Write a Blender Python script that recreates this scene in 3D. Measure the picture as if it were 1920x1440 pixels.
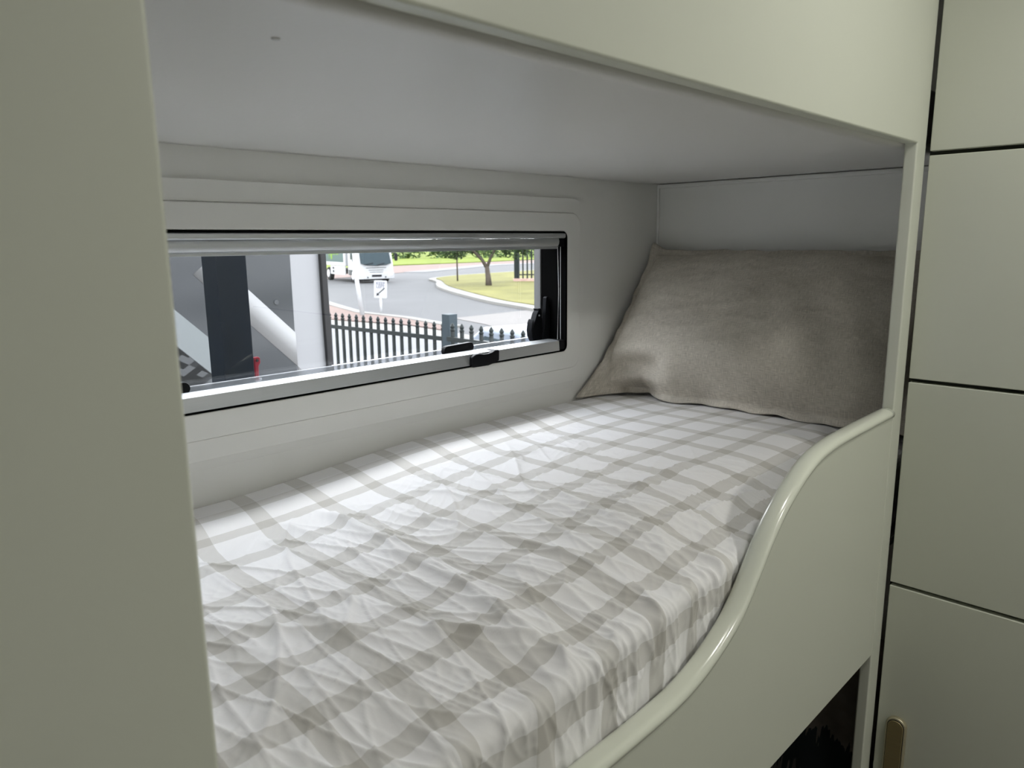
import bpy, bmesh, math, random
import numpy as np
from mathutils import Vector, Matrix

for o in list(bpy.data.objects):
    bpy.data.objects.remove(o)
SC = bpy.context.scene
COL = SC.collection
H = 1.5            # eye height above the caravan floor; all coordinates below are relative to the eye

# ------------------------------------------------------------------ camera, sky, lamps, exposure
cam_d = bpy.data.cameras.new('camera'); cam = bpy.data.objects.new('camera', cam_d); COL.objects.link(cam)
FW = Vector((0.70197265, 0.68665349, -0.1890539)); RT = Vector((0.69781963, -0.71620066, -0.01021608)); UP = Vector((0.14241544, 0.12475411, 0.98191357))
m = Matrix(((RT.x, UP.x, -FW.x, 0), (RT.y, UP.y, -FW.y, 0), (RT.z, UP.z, -FW.z, H), (0, 0, 0, 1)))
cam.matrix_world = m
cam_d.sensor_width = 36; cam_d.lens = 36 * 1388.06 / 1920
cam_d.clip_start = 0.02; cam_d.clip_end = 600
cam_d.dof.use_dof = True; cam_d.dof.focus_distance = 1.45; cam_d.dof.aperture_fstop = 10
SC.camera = cam

world = bpy.data.worlds.new('sky'); SC.world = world; world.use_nodes = True
wn = world.node_tree; wn.nodes.clear()
wo = wn.nodes.new('ShaderNodeOutputWorld'); wb = wn.nodes.new('ShaderNodeBackground')
tc = wn.nodes.new('ShaderNodeTexCoord'); sp = wn.nodes.new('ShaderNodeSeparateXYZ'); cr = wn.nodes.new('ShaderNodeValToRGB')
cr.color_ramp.elements[0].position = 0.0; cr.color_ramp.elements[0].color = (0.97, 0.97, 1.0, 1)
cr.color_ramp.elements[1].position = 0.7; cr.color_ramp.elements[1].color = (0.90, 0.94, 1.0, 1)
wn.links.new(tc.outputs['Generated'], sp.inputs[0]); wn.links.new(sp.outputs['Z'], cr.inputs[0])
wn.links.new(cr.outputs[0], wb.inputs[0]); wn.links.new(wb.outputs[0], wo.inputs[0])
wb.inputs[1].default_value = 9.0

sun_d = bpy.data.lights.new('sun', 'SUN'); sun = bpy.data.objects.new('sun', sun_d); COL.objects.link(sun)
sun_d.energy = 1.2; sun_d.angle = math.radians(12); sun_d.color = (1, 0.97, 0.92)
sun.rotation_euler = (math.radians(-30), math.radians(20), 0)   # high, hazy, from over the roof behind the window side

SC.view_settings.view_transform = 'Standard'
SC.view_settings.look = 'None'
SC.view_settings.gamma = 1
SC.view_settings.use_curve_mapping = False
SC.view_settings.exposure = 0.07
SC.cycles.use_denoising = True
SC.cycles.max_bounces = 10
SC.cycles.diffuse_bounces = 6
LAMP_W = 4.0
LAMP_C = (1.0, 0.995, 0.93)

# ------------------------------------------------------------------ helpers
def link(name, me, m=None, parent=None, base=(0, 0, 0), smooth=False, bevel=0, seg=2, angle=40):
    o = bpy.data.objects.new(name, me); COL.objects.link(o)
    if m is not None:
        o.data.materials.append(m)
    if parent is not None:
        off = WL[parent.name]; o.parent = parent
    else:
        off = Vector(base); o.location = off
    WL[o.name] = Vector(off)
    me.transform(Matrix.Translation(-Vector(off)))
    if smooth:
        for p in me.polygons: p.use_smooth = True
    if bevel:
        b = o.modifiers.new('bevel', 'BEVEL'); b.width = bevel; b.segments = seg; b.limit_method = 'ANGLE'
        b.angle_limit = math.radians(angle)
        for p in me.polygons: p.use_smooth = True
        w = o.modifiers.new('wn', 'WEIGHTED_NORMAL'); w.keep_sharp = False
    return o
WL = {}
def thing(name, label, cat, loc, group=None):
    o = bpy.data.objects.new(name, None); COL.objects.link(o); o.location = loc; o.empty_display_size = .05
    WL[o.name] = Vector(loc)
    return tag(o, label, cat, group)
def tag(o, label, cat, group=None):
    o['label'] = label; o['category'] = cat
    if group: o['group'] = group
    return o
def struct(o, label=None):
    o['kind'] = 'structure'
    if label: o['label'] = label
    return o
class MB:
    def __init__(s): s.b = bmesh.new()
    def box(s, x0, x1, y0, y1, z0, z1):
        v = [s.b.verts.new((x, y, z)) for x in (x0, x1) for y in (y0, y1) for z in (z0, z1)]
        for f in ((0, 1, 3, 2), (4, 6, 7, 5), (0, 4, 5, 1), (2, 3, 7, 6), (0, 2, 6, 4), (1, 5, 7, 3)):
            s.b.faces.new([v[i] for i in f])
        return s
    def prism(s, pts, a0, a1, ax='y'):
        """pts: 2-D outline; extruded from a0 to a1 along ax"""
        def P(p, a):
            return (p[0], a, p[1]) if ax == 'y' else ((p[0], p[1], a) if ax == 'z' else (a, p[0], p[1]))
        A = [s.b.verts.new(P(p, a0)) for p in pts]; B = [s.b.verts.new(P(p, a1)) for p in pts]
        n = len(pts)
        s.b.faces.new(A); s.b.faces.new(B[::-1])
        for i in range(n): s.b.faces.new((A[i], B[i], B[(i + 1) % n], A[(i + 1) % n]))
        return s
    def ring(s, outer, inner, a0, a1):
        """frame between two outlines of equal length in the xz plane"""
        n = len(outer); L = []
        for pts, a in ((outer, a0), (outer, a1), (inner, a1), (inner, a0)):
            L.append([s.b.verts.new((p[0], a, p[1])) for p in pts])
        for k in range(4):
            A, B = L[k], L[(k + 1) % 4]
            for i in range(n):
                s.b.faces.new((A[i], B[i], B[(i + 1) % n], A[(i + 1) % n]))
        return s
    def tube(s, pts, r, n=10, r1=None):
        pts = [Vector(p) for p in pts]; rings = []
        for i, p in enumerate(pts):
            d = (pts[min(i + 1, len(pts) - 1)] - pts[max(i - 1, 0)]).normalized()
            a = d.cross(Vector((0, 0, 1)))
            if a.length < 1e-3: a = d.cross(Vector((1, 0, 0)))
            a.normalize(); b = d.cross(a)
            rr = r if r1 is None else r + (r1 - r) * i / max(1, len(pts) - 1)
            rings.append([s.b.verts.new(p + (a * math.cos(t) + b * math.sin(t)) * rr) for t in [2 * math.pi * k / n for k in range(n)]])
        for A, B in zip(rings, rings[1:]):
            for i in range(n): s.b.faces.new((A[i], A[(i + 1) % n], B[(i + 1) % n], B[i]))
        s.b.faces.new(rings[0]); s.b.faces.new(rings[-1][::-1])
        return s
    def lathe(s, prof, c, ax, n=24):
        c = Vector(c); rings = []
        for a, r in prof:
            R = []
            for k in range(n):
                t = 2 * math.pi * k / n; p, q = r * math.cos(t), r * math.sin(t)
                off = {'x': (a, p, q), 'y': (p, a, q), 'z': (p, q, a)}[ax]
                R.append(s.b.verts.new(c + Vector(off)))
            rings.append(R)
        for A, B in zip(rings, rings[1:]):
            for i in range(n): s.b.faces.new((A[i], A[(i + 1) % n], B[(i + 1) % n], B[i]))
        s.b.faces.new(rings[0]); s.b.faces.new(rings[-1][::-1])
        return s
    def mesh(s):
        bmesh.ops.recalc_face_normals(s.b, faces=s.b.faces)
        me = bpy.data.meshes.new('m'); s.b.to_mesh(me); s.b.free(); return me
    def build(s, name, m, parent=None, **k):
        return link(name, s.mesh(), m, parent, **k)
def rrect(x0, x1, z0, z1, r, n=6):
    P = []
    for cx, cz, a in ((x1 - r, z1 - r, 0), (x0 + r, z1 - r, 90), (x0 + r, z0 + r, 180), (x1 - r, z0 + r, 270)):
        for i in range(n + 1):
            t = math.radians(a + 90 * i / n); P.append((cx + r * math.cos(t), cz + r * math.sin(t)))
    return P

def mat(name, col, rough=0.5, metal=0, var=0.04, scale=6, bump=0, bscale=200, coat=0, spec=0.5, emit=None, es=1, stretch=None):
    M = bpy.data.materials.new(name); M.use_nodes = True; nt = M.node_tree; b = nt.nodes['Principled BSDF']
    b.inputs['Roughness'].default_value = rough; b.inputs['Metallic'].default_value = metal
    b.inputs['Coat Weight'].default_value = coat; b.inputs['Specular IOR Level'].default_value = spec
    t = nt.nodes.new('ShaderNodeTexCoord'); src = t.outputs['Object']
    if stretch:
        mp = nt.nodes.new('ShaderNodeMapping'); mp.inputs['Scale'].default_value = stretch
        nt.links.new(src, mp.inputs[0]); src = mp.outputs[0]
    n = nt.nodes.new('ShaderNodeTexNoise'); n.inputs['Scale'].default_value = scale; n.inputs['Detail'].default_value = 4
    nt.links.new(src, n.inputs['Vector'])
    r = nt.nodes.new('ShaderNodeValToRGB')
    r.color_ramp.elements[0].position = .3; r.color_ramp.elements[1].position = .7
    r.color_ramp.elements[0].color = tuple(c * (1 - var) for c in col) + (1,)
    r.color_ramp.elements[1].color = tuple(min(1, c * (1 + var)) for c in col) + (1,)
    nt.links.new(n.outputs['Fac'], r.inputs[0]); nt.links.new(r.outputs[0], b.inputs['Base Color'])
    if bump:
        n2 = nt.nodes.new('ShaderNodeTexNoise'); n2.inputs['Scale'].default_value = bscale; n2.inputs['Detail'].default_value = 3
        nt.links.new(src, n2.inputs['Vector'])
        bp = nt.nodes.new('ShaderNodeBump'); bp.inputs['Strength'].default_value = bump; bp.inputs['Distance'].default_value = .002
        nt.links.new(n2.outputs['Fac'], bp.inputs['Height']); nt.links.new(bp.outputs[0], b.inputs['Normal'])
    if emit:
        b.inputs['Emission Color'].default_value = emit + (1,); b.inputs['Emission Strength'].default_value = es
    return M
def nodes(M):
    nt = M.node_tree
    def N(t, **k):
        x = nt.nodes.new(t)
        for a, v in k.items(): setattr(x, a, v)
        return x
    def MATH(op, a, b=None, c=None):
        x = nt.nodes.new('ShaderNodeMath'); x.operation = op
        for i, v in enumerate((a, b, c)):
            if v is None: continue
            if isinstance(v, (int, float)): x.inputs[i].default_value = v
            else: nt.links.new(v, x.inputs[i])
        return x.outputs[0]
    return nt, N, MATH
def mixc(nt, f, a, b, mode='MIX'):
    x = nt.nodes.new('ShaderNodeMix'); x.data_type = 'RGBA'; x.blend_type = mode
    for k, v in ((0, f), (6, a), (7, b)):
        if isinstance(v, (int, float)): x.inputs[k].default_value = v
        elif isinstance(v, tuple): x.inputs[k].default_value = v + (1,) if len(v) == 3 else v
        else: nt.links.new(v, x.inputs[k])
    return x.outputs[2]

M_SAGE = mat('sage_laminate', (0.60, 0.615, 0.53), rough=.33, var=.012, scale=3, bump=.03, bscale=60)
M_TRIM = mat('sage_edge_trim', (0.72, 0.74, 0.64), rough=.2, var=.01, scale=3, coat=.4)
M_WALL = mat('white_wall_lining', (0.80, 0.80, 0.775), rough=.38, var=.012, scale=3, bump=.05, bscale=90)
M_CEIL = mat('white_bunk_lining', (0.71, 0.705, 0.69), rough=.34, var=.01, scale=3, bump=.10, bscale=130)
M_PLAS = mat('white_plastic', (0.80, 0.80, 0.775), rough=.35, var=.01, scale=3)
M_ALU = mat('satin_aluminium', (0.60, 0.62, 0.64), rough=.38, metal=.75, var=.02, scale=20, stretch=(1, 20, 20))
M_BLK = mat('black_plastic', (0.006, 0.0065, 0.008), rough=.5, var=.1, spec=.15)
M_RUB = mat('black_rubber', (0.0015, 0.0015, 0.0015), rough=.8, var=.1, spec=.05)
M_DARK = mat('dark_recess', (0.05, 0.055, 0.04), rough=.8, var=.1)
M_BRASS = mat('brushed_brass', (0.30, 0.24, 0.12), rough=.42, metal=.5, var=.06, scale=30, stretch=(1, 1, 20))
M_BRASS2 = mat('pale_brass_rim', (0.42, 0.38, 0.26), rough=.35, metal=.5, var=.03)
M_FLOOR = mat('vinyl_floor', (0.30, 0.28, 0.25), rough=.5, var=.15, scale=9, stretch=(1, 8, 1))
M_LIN = mat('grey_cushion_foam', (0.5, 0.5, 0.48), rough=.9)

# ------------------------------------------------------------------ window opening and room shell
WX0, WX1, WZ0, WZ1 = 0.15, 1.392, -0.266, 0.021       # window cut-out in the side wall
YW = 1.182                                            # inner face of the side wall
XE = 1.795                                            # head end wall
ZC = 0.15                                             # underside of the upper bunk
XA, XB, YB, ZF, ZR = -1.3, 2.25, -1.35, -1.5, 0.70

w = MB()
w.box(XA, WX0, YW, YW + .045, ZF, ZR).box(WX1, XB, YW, YW + .045, ZF, ZR)
w.box(WX0, WX1, YW, YW + .045, ZF, WZ0).box(WX0, WX1, YW, YW + .045, WZ1, ZR)
struct(w.build('wall_window', M_WALL))
# exterior skin, flush outside the lining
w = MB()
w.box(XA, WX0, YW + .0455, YW + .06, ZF - .3, ZR + .05).box(WX1, XB, YW + .0455, YW + .06, ZF - .3, ZR + .05)
w.box(WX0, WX1, YW + .0455, YW + .06, ZF - .3, WZ0).box(WX0, WX1, YW + .0455, YW + .06, WZ1, ZR + .05)
M_SKIN = mat('white_outer_skin', (.75, .76, .76), rough=.3)
struct(w.build('wall_outside', M_SKIN))
struct(MB().box(XE, XE + .02, .412, YW, ZF, ZR).build('wall_end', M_WALL))
struct(MB().box(XB - .02, XB, YB, YW, ZF, ZR).build('wall_right', M_WALL))
struct(MB().box(XA - .02, XA, YB, YW + .045, ZF, ZR).build('wall_left', mat('grey_bounce_cut', (.16, .16, .155), rough=.9)))  # unseen wall, made dark to cut bounce light on the left panel
struct(MB().box(XA - .02, XB, YB - .02, YB, ZF, ZR).build('wall_back', M_WALL))
struct(MB().box(XA - .02, XB, YB - .02, YW + .045, ZF - .02, ZF).build('floor', M_FLOOR))
struct(MB().box(XA - .02, XB, YB - .02, YW + .045, ZR, ZR + .03).build('ceiling', M_WALL))
struct(MB().box(-.13, -.11, .434, YW, ZF, ZR).build('wall_foot', M_WALL))
# corner beads where linings meet
struct(MB().box(XE - .006, XE, YW - .006, YW, -.62, ZC - .001).build('trim_1', M_PLAS, bevel=.002))
struct(MB().box(XE - .007, XE, .434, YW - .006, ZC - .012, ZC - .001).build('trim_2', M_PLAS, bevel=.002))

# ------------------------------------------------------------------ window_1
win = bpy.data.objects.new('window_1', None); COL.objects.link(win); win.location = (.77, YW, WZ0); WL[win.name] = Vector((.77, YW, WZ0))
struct(win)
NSEG = 8
b = MB()
b.ring(rrect(.075, 1.463, -.347, .100, .045, NSEG), rrect(.108, 1.4455, -.3125, .0665, .030, NSEG), YW - .0065, YW)
b.prism([(YW - .0055, -.345), (YW - .001, -.3635), (YW, -.3635), (YW, -.345)], .12, 1.425, 'x')
b.build('outer_surround', M_PLAS, win, bevel=.0035, seg=3)
b = MB()
b.ring(rrect(.1085, 1.445, -.312, .066, .0295, NSEG), rrect(WX0 - .002, WX1 + .003, WZ0 - .001, WZ1 + .0015, .016, NSEG), YW - .0098, YW)
b.build('inner_surround', M_PLAS, win, bevel=.003, seg=3)
b = MB()
b.ring(rrect(WX0 - .002, WX1 + .002, WZ0 - .001, WZ1 + .0013, .015, NSEG), rrect(WX0 + .003, WX1 - .003, WZ0 + .0012, WZ1 - .0015, .012, NSEG), YW - .0100, YW + .07)
b.build('black_seal', M_RUB, win)
# blind cassette at the top
C0, C1 = WX0 + .004, WX1 - .004
MB().prism([(YW - .0105, .0175), (YW - .007, .0185), (YW + .03, .0185), (YW + .03, .0064), (YW - .0075, .0064), (YW - .0108, .009)], C0, C1, 'x').build('blind_cassette', M_ALU, win, bevel=.0015)
MB().prism([(YW - .004, .006), (YW + .03, .006), (YW + .03, -.012), (YW - .002, -.012), (YW - .005, -.006), (YW - .006, 0)], C0 + .018, C1 - .018, 'x').build('blind_rail', M_ALU, win, bevel=.001)
MB().box(C0 + .01, C1 - .012, YW + .001, YW + .012, -.0135, -.0122).box(C0 + .012, C1 - .014, YW + .004, YW + .010, -.0185, -.0136).build('blind_lip', M_ALU, win, bevel=.0006)
for x0, x1 in ((C0, C0 + .0175), (C1 - .0175, C1)):
    MB().box(x0, x1, YW - .005, YW + .03, -.013, .0065).build('rail_end_cap', M_BLK, win, bevel=.001)
# bottom rail of the insect screen
MB().prism([(YW - .009, WZ0 + .0018), (YW - .007, WZ0 + .0265), (YW + .016, WZ0 + .0285), (YW + .03, WZ0 + .0285), (YW + .03, WZ0 + .0018)], C0 + .02, C1 - .02, 'x').build('screen_rail', M_ALU, win, bevel=.0012)
for x0, x1 in ((C0, C0 + .0195), (C1 - .0195, C1)):
    MB().box(x0, x1, YW - .0085, YW + .03, WZ0 + .004, WZ0 + .027).build('rail_end_cap', M_BLK, win, bevel=.002)
# moulded pull in the middle of the screen rail
pull = MB().prism([(1.068, -.264), (1.075, -.268), (1.12, -.269), (1.152, -.262), (1.153, -.237), (1.140, -.237), (1.133, -.2405), (1.12, -.2425), (1.105, -.242), (1.093, -.2395), (1.082, -.240), (1.070, -.245)], YW - .017, YW + .016).build('screen_pull', M_BLK, win, bevel=.003)
# guide cords on the right
MB().tube([(1.379, YW + .008, -.014), (1.383, YW + .008, -.12), (1.379, YW + .008, -.24)], .0007, 6).build('guide_cord', M_PLAS, win)
MB().tube([(1.385, YW + .004, -.014), (1.3855, YW + .004, -.24)], .0007, 6).build('guide_cord', M_PLAS, win)

def glass(name, tint, rough=0.0, haze=0.0):
    M = bpy.data.materials.new(name); M.use_nodes = True; nt = M.node_tree; nt.nodes.clear()
    out = nt.nodes.new('ShaderNodeOutputMaterial'); tr = nt.nodes.new('ShaderNodeBsdfTransparent'); gl = nt.nodes.new('ShaderNodeBsdfGlossy')
    tr.inputs[0].default_value = tint + (1,); gl.inputs['Roughness'].default_value = rough
    lw = nt.nodes.new('ShaderNodeLayerWeight'); pw = nt.nodes.new('ShaderNodeMath'); pw.operation = 'POWER'; pw.inputs[1].default_value = 5
    nt.links.new(lw.outputs['Facing'], pw.inputs[0]); fr = nt.nodes.new('ShaderNodeMath'); fr.operation = 'MULTIPLY_ADD'; fr.inputs[1].default_value = .8; fr.inputs[2].default_value = .035
    nt.links.new(pw.outputs[0], fr.inputs[0])
    mx = nt.nodes.new('ShaderNodeMixShader'); nt.links.new(fr.outputs[0], mx.inputs[0]); nt.links.new(tr.outputs[0], mx.inputs[1]); nt.links.new(gl.outputs[0], mx.inputs[2])
    last = mx
    if haze:
        df = nt.nodes.new('ShaderNodeBsdfDiffuse'); df.inputs[0].default_value = (.8, .82, .85, 1)
        m2 = nt.nodes.new('ShaderNodeMixShader'); m2.inputs[0].default_value = haze
        nt.links.new(mx.outputs[0], m2.inputs[1]); nt.links.new(df.outputs[0], m2.inputs[2]); last = m2
    nt.links.new(last.outputs[0], out.inputs[0]); return M
M_GLASS = glass('clear_acrylic', (.97, .98, .98))
M_HAZE = glass('frosted_acrylic_lip', (.8, .82, .84), .15, .28)
# hinged acrylic pane outside, with its frosted lower lip
MB().box(WX0 + .005, WX1 - .004, YW + .072, YW + .075, -.235, .02).build('pane', M_GLASS, win)
MB().box(WX0 + .005, WX1 - .004, YW + .068, YW + .076, -.264, -.2355).build('pane_lip', M_HAZE, win, bevel=.003)
MB().box(WX1 - .006, WX1 + .0, YW + .071, YW + .092, -.19, .02).build('pane_edge_seal', mat('grey_seal', (.12, .12, .12), rough=.7), win)
# catches on the pane
def latch(x, tilt):
    c = Vector((x, YW + .045, -.233))
    P = rrect(-.044, .044, -.0105, .0105, .0104, 6)
    ct, st = math.cos(tilt), math.sin(tilt)
    P = [(c.x + p[0] * ct - p[1] * st, c.z + p[0] * st + p[1] * ct) for p in P]
    h = MB().prism(P, c.y - .006, c.y + .006).build('latch_handle', M_BLK, win, bevel=.003)
    MB().box(x - .02, x + .018, c.y + .006, YW + .0675, -.262, -.239).build('latch_base', M_BLK, win, bevel=.002)
latch(1.083, .03)
latch(.444, .02)
# folding stay at the right
st = MB().prism([(1.358, -.245), (1.385, -.245), (1.388, -.20), (1.386, -.145), (1.380, -.134), (1.374, -.137), (1.371, -.17), (1.368, -.2)], YW + .040, YW + .052)
st.build('stay_arm', M_BLK, win, bevel=.002)
MB().prism([(1.326, -.215), (1.329, -.197), (1.334, -.187), (1.334, -.205), (1.340, -.192), (1.347, -.175), (1.353, -.168), (1.350, -.163), (1.362, -.163), (1.367, -.20), (1.366, -.243), (1.352, -.249), (1.336, -.243), (1.328, -.23)], YW + .046, YW + .064).build('stay_knuckle', M_BLK, win, bevel=.002)
MB().lathe([(0, .0022), (.002, .0022)], (1.353, YW + .0438, -.180), 'y', 12).build('stay_rivet', M_ALU, win)

# ------------------------------------------------------------------ bunk joinery
FY = .41; T = .0205
fas = MB().prism([(-.75, ZF + .001), (-.75, .42), (1.432, .42), (1.432, ZF + .001), (1.385, ZF + .001), (1.385, .153), (.160, .153), (.160, ZF + .001)], FY, FY + T)
fas = fas.build('bunk_fascia', M_SAGE, base=(.6, FY, ZF), bevel=.0032, seg=3)
tag(fas, 'sage laminate fascia framing the bunks, running from left post over the opening to the cupboard', 'panel')

ub = thing('upper_bunk', 'upper bunk base with smooth pale underside above the checked bed', 'bunk', (.8, .8, ZC))
nx, ny = 60, 30
bm = bmesh.new(); g = []
for i in range(nx + 1):
    R = []
    for j in range(ny + 1):
        x = -.108 + (XE - .001 + .108) * i / nx; y = FY + T + .001 + (YW - .0015 - FY - T) * j / ny
        R.append(bm.verts.new((x, y, ZC)))
    g.append(R)
for i in range(nx):
    for j in range(ny): bm.faces.new((g[i][j], g[i][j + 1], g[i + 1][j + 1], g[i + 1][j]))
me = bpy.data.meshes.new('m'); bm.to_mesh(me); bm.free()
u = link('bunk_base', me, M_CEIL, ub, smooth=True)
sol = u.modifiers.new('solid', 'SOLIDIFY'); sol.thickness = .016; sol.offset = -1
MB().prism(rrect(-.1, XE - .01, .442, YW - .01, .06), ZC + .017, ZC + .12, 'z').build('bunk_mattress', M_LIN, ub, bevel=.02)
MB().lathe([(0, .0035), (-.0012, .003)], (.30, .535, ZC), 'z', 12).build('screw_cap', mat('screw_cap_grey', (.56, .56, .55), rough=.4), ub)

# curved guard
prof = [(.160, -.5375), (.30, -.538), (.45, -.538), (.56, -.5385), (.62, -.538), (.67, -.5365), (.714, -.532), (.754, -.5225), (.794, -.5075), (.831, -.488), (.860, -.464), (.887, -.436), (.914, -.407), (.950, -.375), (.988, -.351), (1.028, -.3315), (1.071, -.3185), (1.13, -.3115), (1.193, -.3095), (1.286, -.3085), (1.3835, -.308)]
def catmull(P, n=5):
    Q = []
    P = [Vector((p[0], p[1])) for p in P]
    for i in range(len(P) - 1):
        a, b_, c, d = P[max(i - 1, 0)], P[i], P[i + 1], P[min(i + 2, len(P) - 1)]
        for k in range(n):
            t = k / n
            Q.append(.5 * ((2 * b_) + (c - a) * t + (2 * a - 5 * b_ + 4 * c - d) * t * t + (3 * b_ - a - 3 * c + d) * t ** 3))
    Q.append(P[-1]); return Q
Q = catmull(prof)
gr = thing('guard_rail', 'curved sage guard panel with glossy rounded top edge in front of the checked mattress', 'guard rail', (.8, FY, -.775))
MB().prism([(.160, -.775), (1.3835, -.775)] + [(q.x, q.y) for q in Q[::-1]], FY + .0005, FY + T).build('board', M_SAGE, gr, bevel=.0012, seg=2, angle=60)
sec = [(-.004, -.0022), (.001, -.0034), (.0045, -.0026), (.0075, .0005), (.0095, .005), (.0105, .011), (.0098, .017), (.0078, .0215), (.0045, .0245), (.0005, .0252), (-.006, .0248), (-.006, .0208), (.0, .0206), (.0, .0002), (-.004, -.0)]
bm = bmesh.new(); rings = []
for i, q in enumerate(Q):
    d = (Q[min(i + 1, len(Q) - 1)] - Q[max(i - 1, 0)]).normalized(); n = Vector((-d.y, d.x))
    rings.append([bm.verts.new((q.x + n.x * a, FY + bb, q.y + n.y * a)) for a, bb in sec])
for A, B in zip(rings, rings[1:]):
    for i in range(len(sec)): bm.faces.new((A[i], A[(i + 1) % len(sec)], B[(i + 1) % len(sec)], B[i]))
bm.faces.new(rings[0]); bm.faces.new(rings[-1][::-1])
bmesh.ops.recalc_face_normals(bm, faces=bm.faces)
me = bpy.data.meshes.new('m'); bm.to_mesh(me); bm.free()
link('edge_trim', me, M_TRIM, gr, smooth=True)

# middle bunk base under the mattress, lower bunk
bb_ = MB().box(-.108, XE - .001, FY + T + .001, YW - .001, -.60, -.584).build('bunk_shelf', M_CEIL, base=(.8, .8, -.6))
tag(bb_, 'pale shelf under the checked mattress, behind the curved guard', 'bunk')

# ------------------------------------------------------------------ tall cupboard on the right
cup = thing('tall_cupboard', 'tall sage cupboard of four flat door fronts with narrow dark gaps', 'cupboard', (1.6, .2, ZF))
MB().box(1.449, 1.80, -.40, FY - .002, ZF + .001, ZR - .002).build('carcass', M_DARK, cup)
DY0, DY1 = -.40, FY - .006
zs = [(.143, ZR - .003), (-.2485, .136), (-.640, -.2555), (ZF + .06, -.647)]
doors = []
for z0, z1 in zs:
    doors.append(MB().box(1.432, 1.4485, DY0, DY1, z0, z1).build('door', M_SAGE, cup, bevel=.0016, seg=2))
hb = MB().prism(rrect(.3485, .3855, -1.05, -.906, .018, 8), 1.4195, 1.4318, 'x').build('handle_rim', M_BRASS2, doors[3], bevel=.004, seg=3)
WL[doors[3].name] = WL['tall_cupboard']
MB().prism(rrect(.3520, .3820, -1.046, -.910, .0148, 8), 1.4188, 1.421, 'x').build('handle_gap', M_BLK, doors[3])
hp = MB().prism(rrect(.3530, .3810, -1.045, -.911, .0138, 8), 1.4170, 1.4195, 'x').build('handle_plate', M_BRASS, doors[3], bevel=.0012)
for o in (hb, hp):
    o['label'] = 'brass handle'

# ------------------------------------------------------------------ value noise
def _grid(seed):
    return np.random.RandomState(seed).rand(256, 256) * 2 * math.pi
def perlin(x, y, seed=0):
    G = _grid(seed); xi = np.floor(x).astype(int); yi = np.floor(y).astype(int); xf = x - xi; yf = y - yi
    def dot(ix, iy, dx, dy):
        a = G[ix % 256, iy % 256]; return np.cos(a) * dx + np.sin(a) * dy
    u_ = xf ** 3 * (xf * (xf * 6 - 15) + 10); v_ = yf ** 3 * (yf * (yf * 6 - 15) + 10)
    a = dot(xi, yi, xf, yf); b_ = dot(xi + 1, yi, xf - 1, yf); c = dot(xi, yi + 1, xf, yf - 1); d = dot(xi + 1, yi + 1, xf - 1, yf - 1)
    return ((a * (1 - u_) + b_ * u_) * (1 - v_) + (c * (1 - u_) + d * u_) * v_) * 1.5
def ridge(x, y, seed, p=1.6):
    return (1 - np.clip(np.abs(perlin(x, y, seed)) * 1.7, 0, 1)) ** p
def sstep(a, b_, x):
    t = np.clip((x - a) / (b_ - a), 0, 1); return t * t * (3 - 2 * t)

# ------------------------------------------------------------------ mattress under its checked sheet
def check_mat():
    M = bpy.data.materials.new('checked_cotton'); M.use_nodes = True; nt, N, MT = nodes(M); b = nt.nodes['Principled BSDF']
    uv = N('ShaderNodeUVMap'); uv.uv_map = 'UVMap'
    ns = N('ShaderNodeTexNoise'); ns.inputs['Scale'].default_value = 3.0
    nt.links.new(uv.outputs[0], ns.inputs['Vector'])
    s = N('ShaderNodeSeparateXYZ'); nt.links.new(uv.outputs[0], s.inputs[0])
    def stripe(c, period, off, half, seed):
        sh = MT('MULTIPLY', MT('SUBTRACT', ns.outputs['Fac'], .5), .004 * seed)
        a = MT('ADD', c, sh)
        a = MT('DIVIDE', MT('SUBTRACT', a, off), period)
        a = MT('ABSOLUTE', MT('SUBTRACT', MT('FRACT', MT('ADD', a, .5)), .5))
        return MT('LESS_THAN', a, half)
    mx = stripe(s.outputs['X'], .1, 0, .138, 1)
    my = stripe(s.outputs['Y'], .1, 0, .150, -1)     # v runs from the wall towards the aisle
    # weave
    wv = N('ShaderNodeTexNoise'); wv.inputs['Scale'].default_value = 700; nt.links.new(uv.outputs[0], wv.inputs['Vector'])
    fine = MT('ADD', MT('MULTIPLY', wv.outputs['Fac'], .10), .95)
    base = mixc(nt, mx, (.86, .85, .86), (.86 * .775, .85 * .765, .86 * .735))
    tint = mixc(nt, my, (1, 1, 1), (.78, .77, .74))
    col = mixc(nt, 1.0, base, tint, 'MULTIPLY')
    cf = N('ShaderNodeCombineXYZ')
    for i in range(3): nt.links.new(fine, cf.inputs[i])
    col = mixc(nt, 1.0, col, cf.outputs[0], 'MULTIPLY')
    nt.links.new(col, b.inputs['Base Color']); b.inputs['Roughness'].default_value = .85
    b.inputs['Sheen Weight'].default_value = .15; b.inputs['Specular IOR Level'].default_value = .2
    n2 = N('ShaderNodeTexNoise'); n2.noise_type = 'RIDGED_MULTIFRACTAL'; n2.inputs['Scale'].default_value = 9; n2.inputs['Detail'].default_value = 4; n2.inputs['Distortion'].default_value = .35
    nt.links.new(uv.outputs[0], n2.inputs['Vector'])
    bp = N('ShaderNodeBump'); bp.inputs['Strength'].default_value = .8; bp.inputs['Distance'].default_value = .0022
    nt.links.new(n2.outputs['Fac'], bp.inputs['Height']); nt.links.new(bp.outputs[0], b.inputs['Normal'])
    return M
M_CHECK = check_mat()
mt = thing('mattress', 'bunk mattress in a creased white sheet with beige checks', 'mattress', (.8, .8, -.583))
YF = .4390; RF = .018; RB = .022; YBK = YW - .002
top = (YBK - RB) - (YF + RF)
arcF = RF * math.pi / 2; arcB = RB * math.pi / 2; sideF = .12; sideB = .06
NX, NV = 860, 470
X0, X1 = -.105, XE - .003
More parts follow.
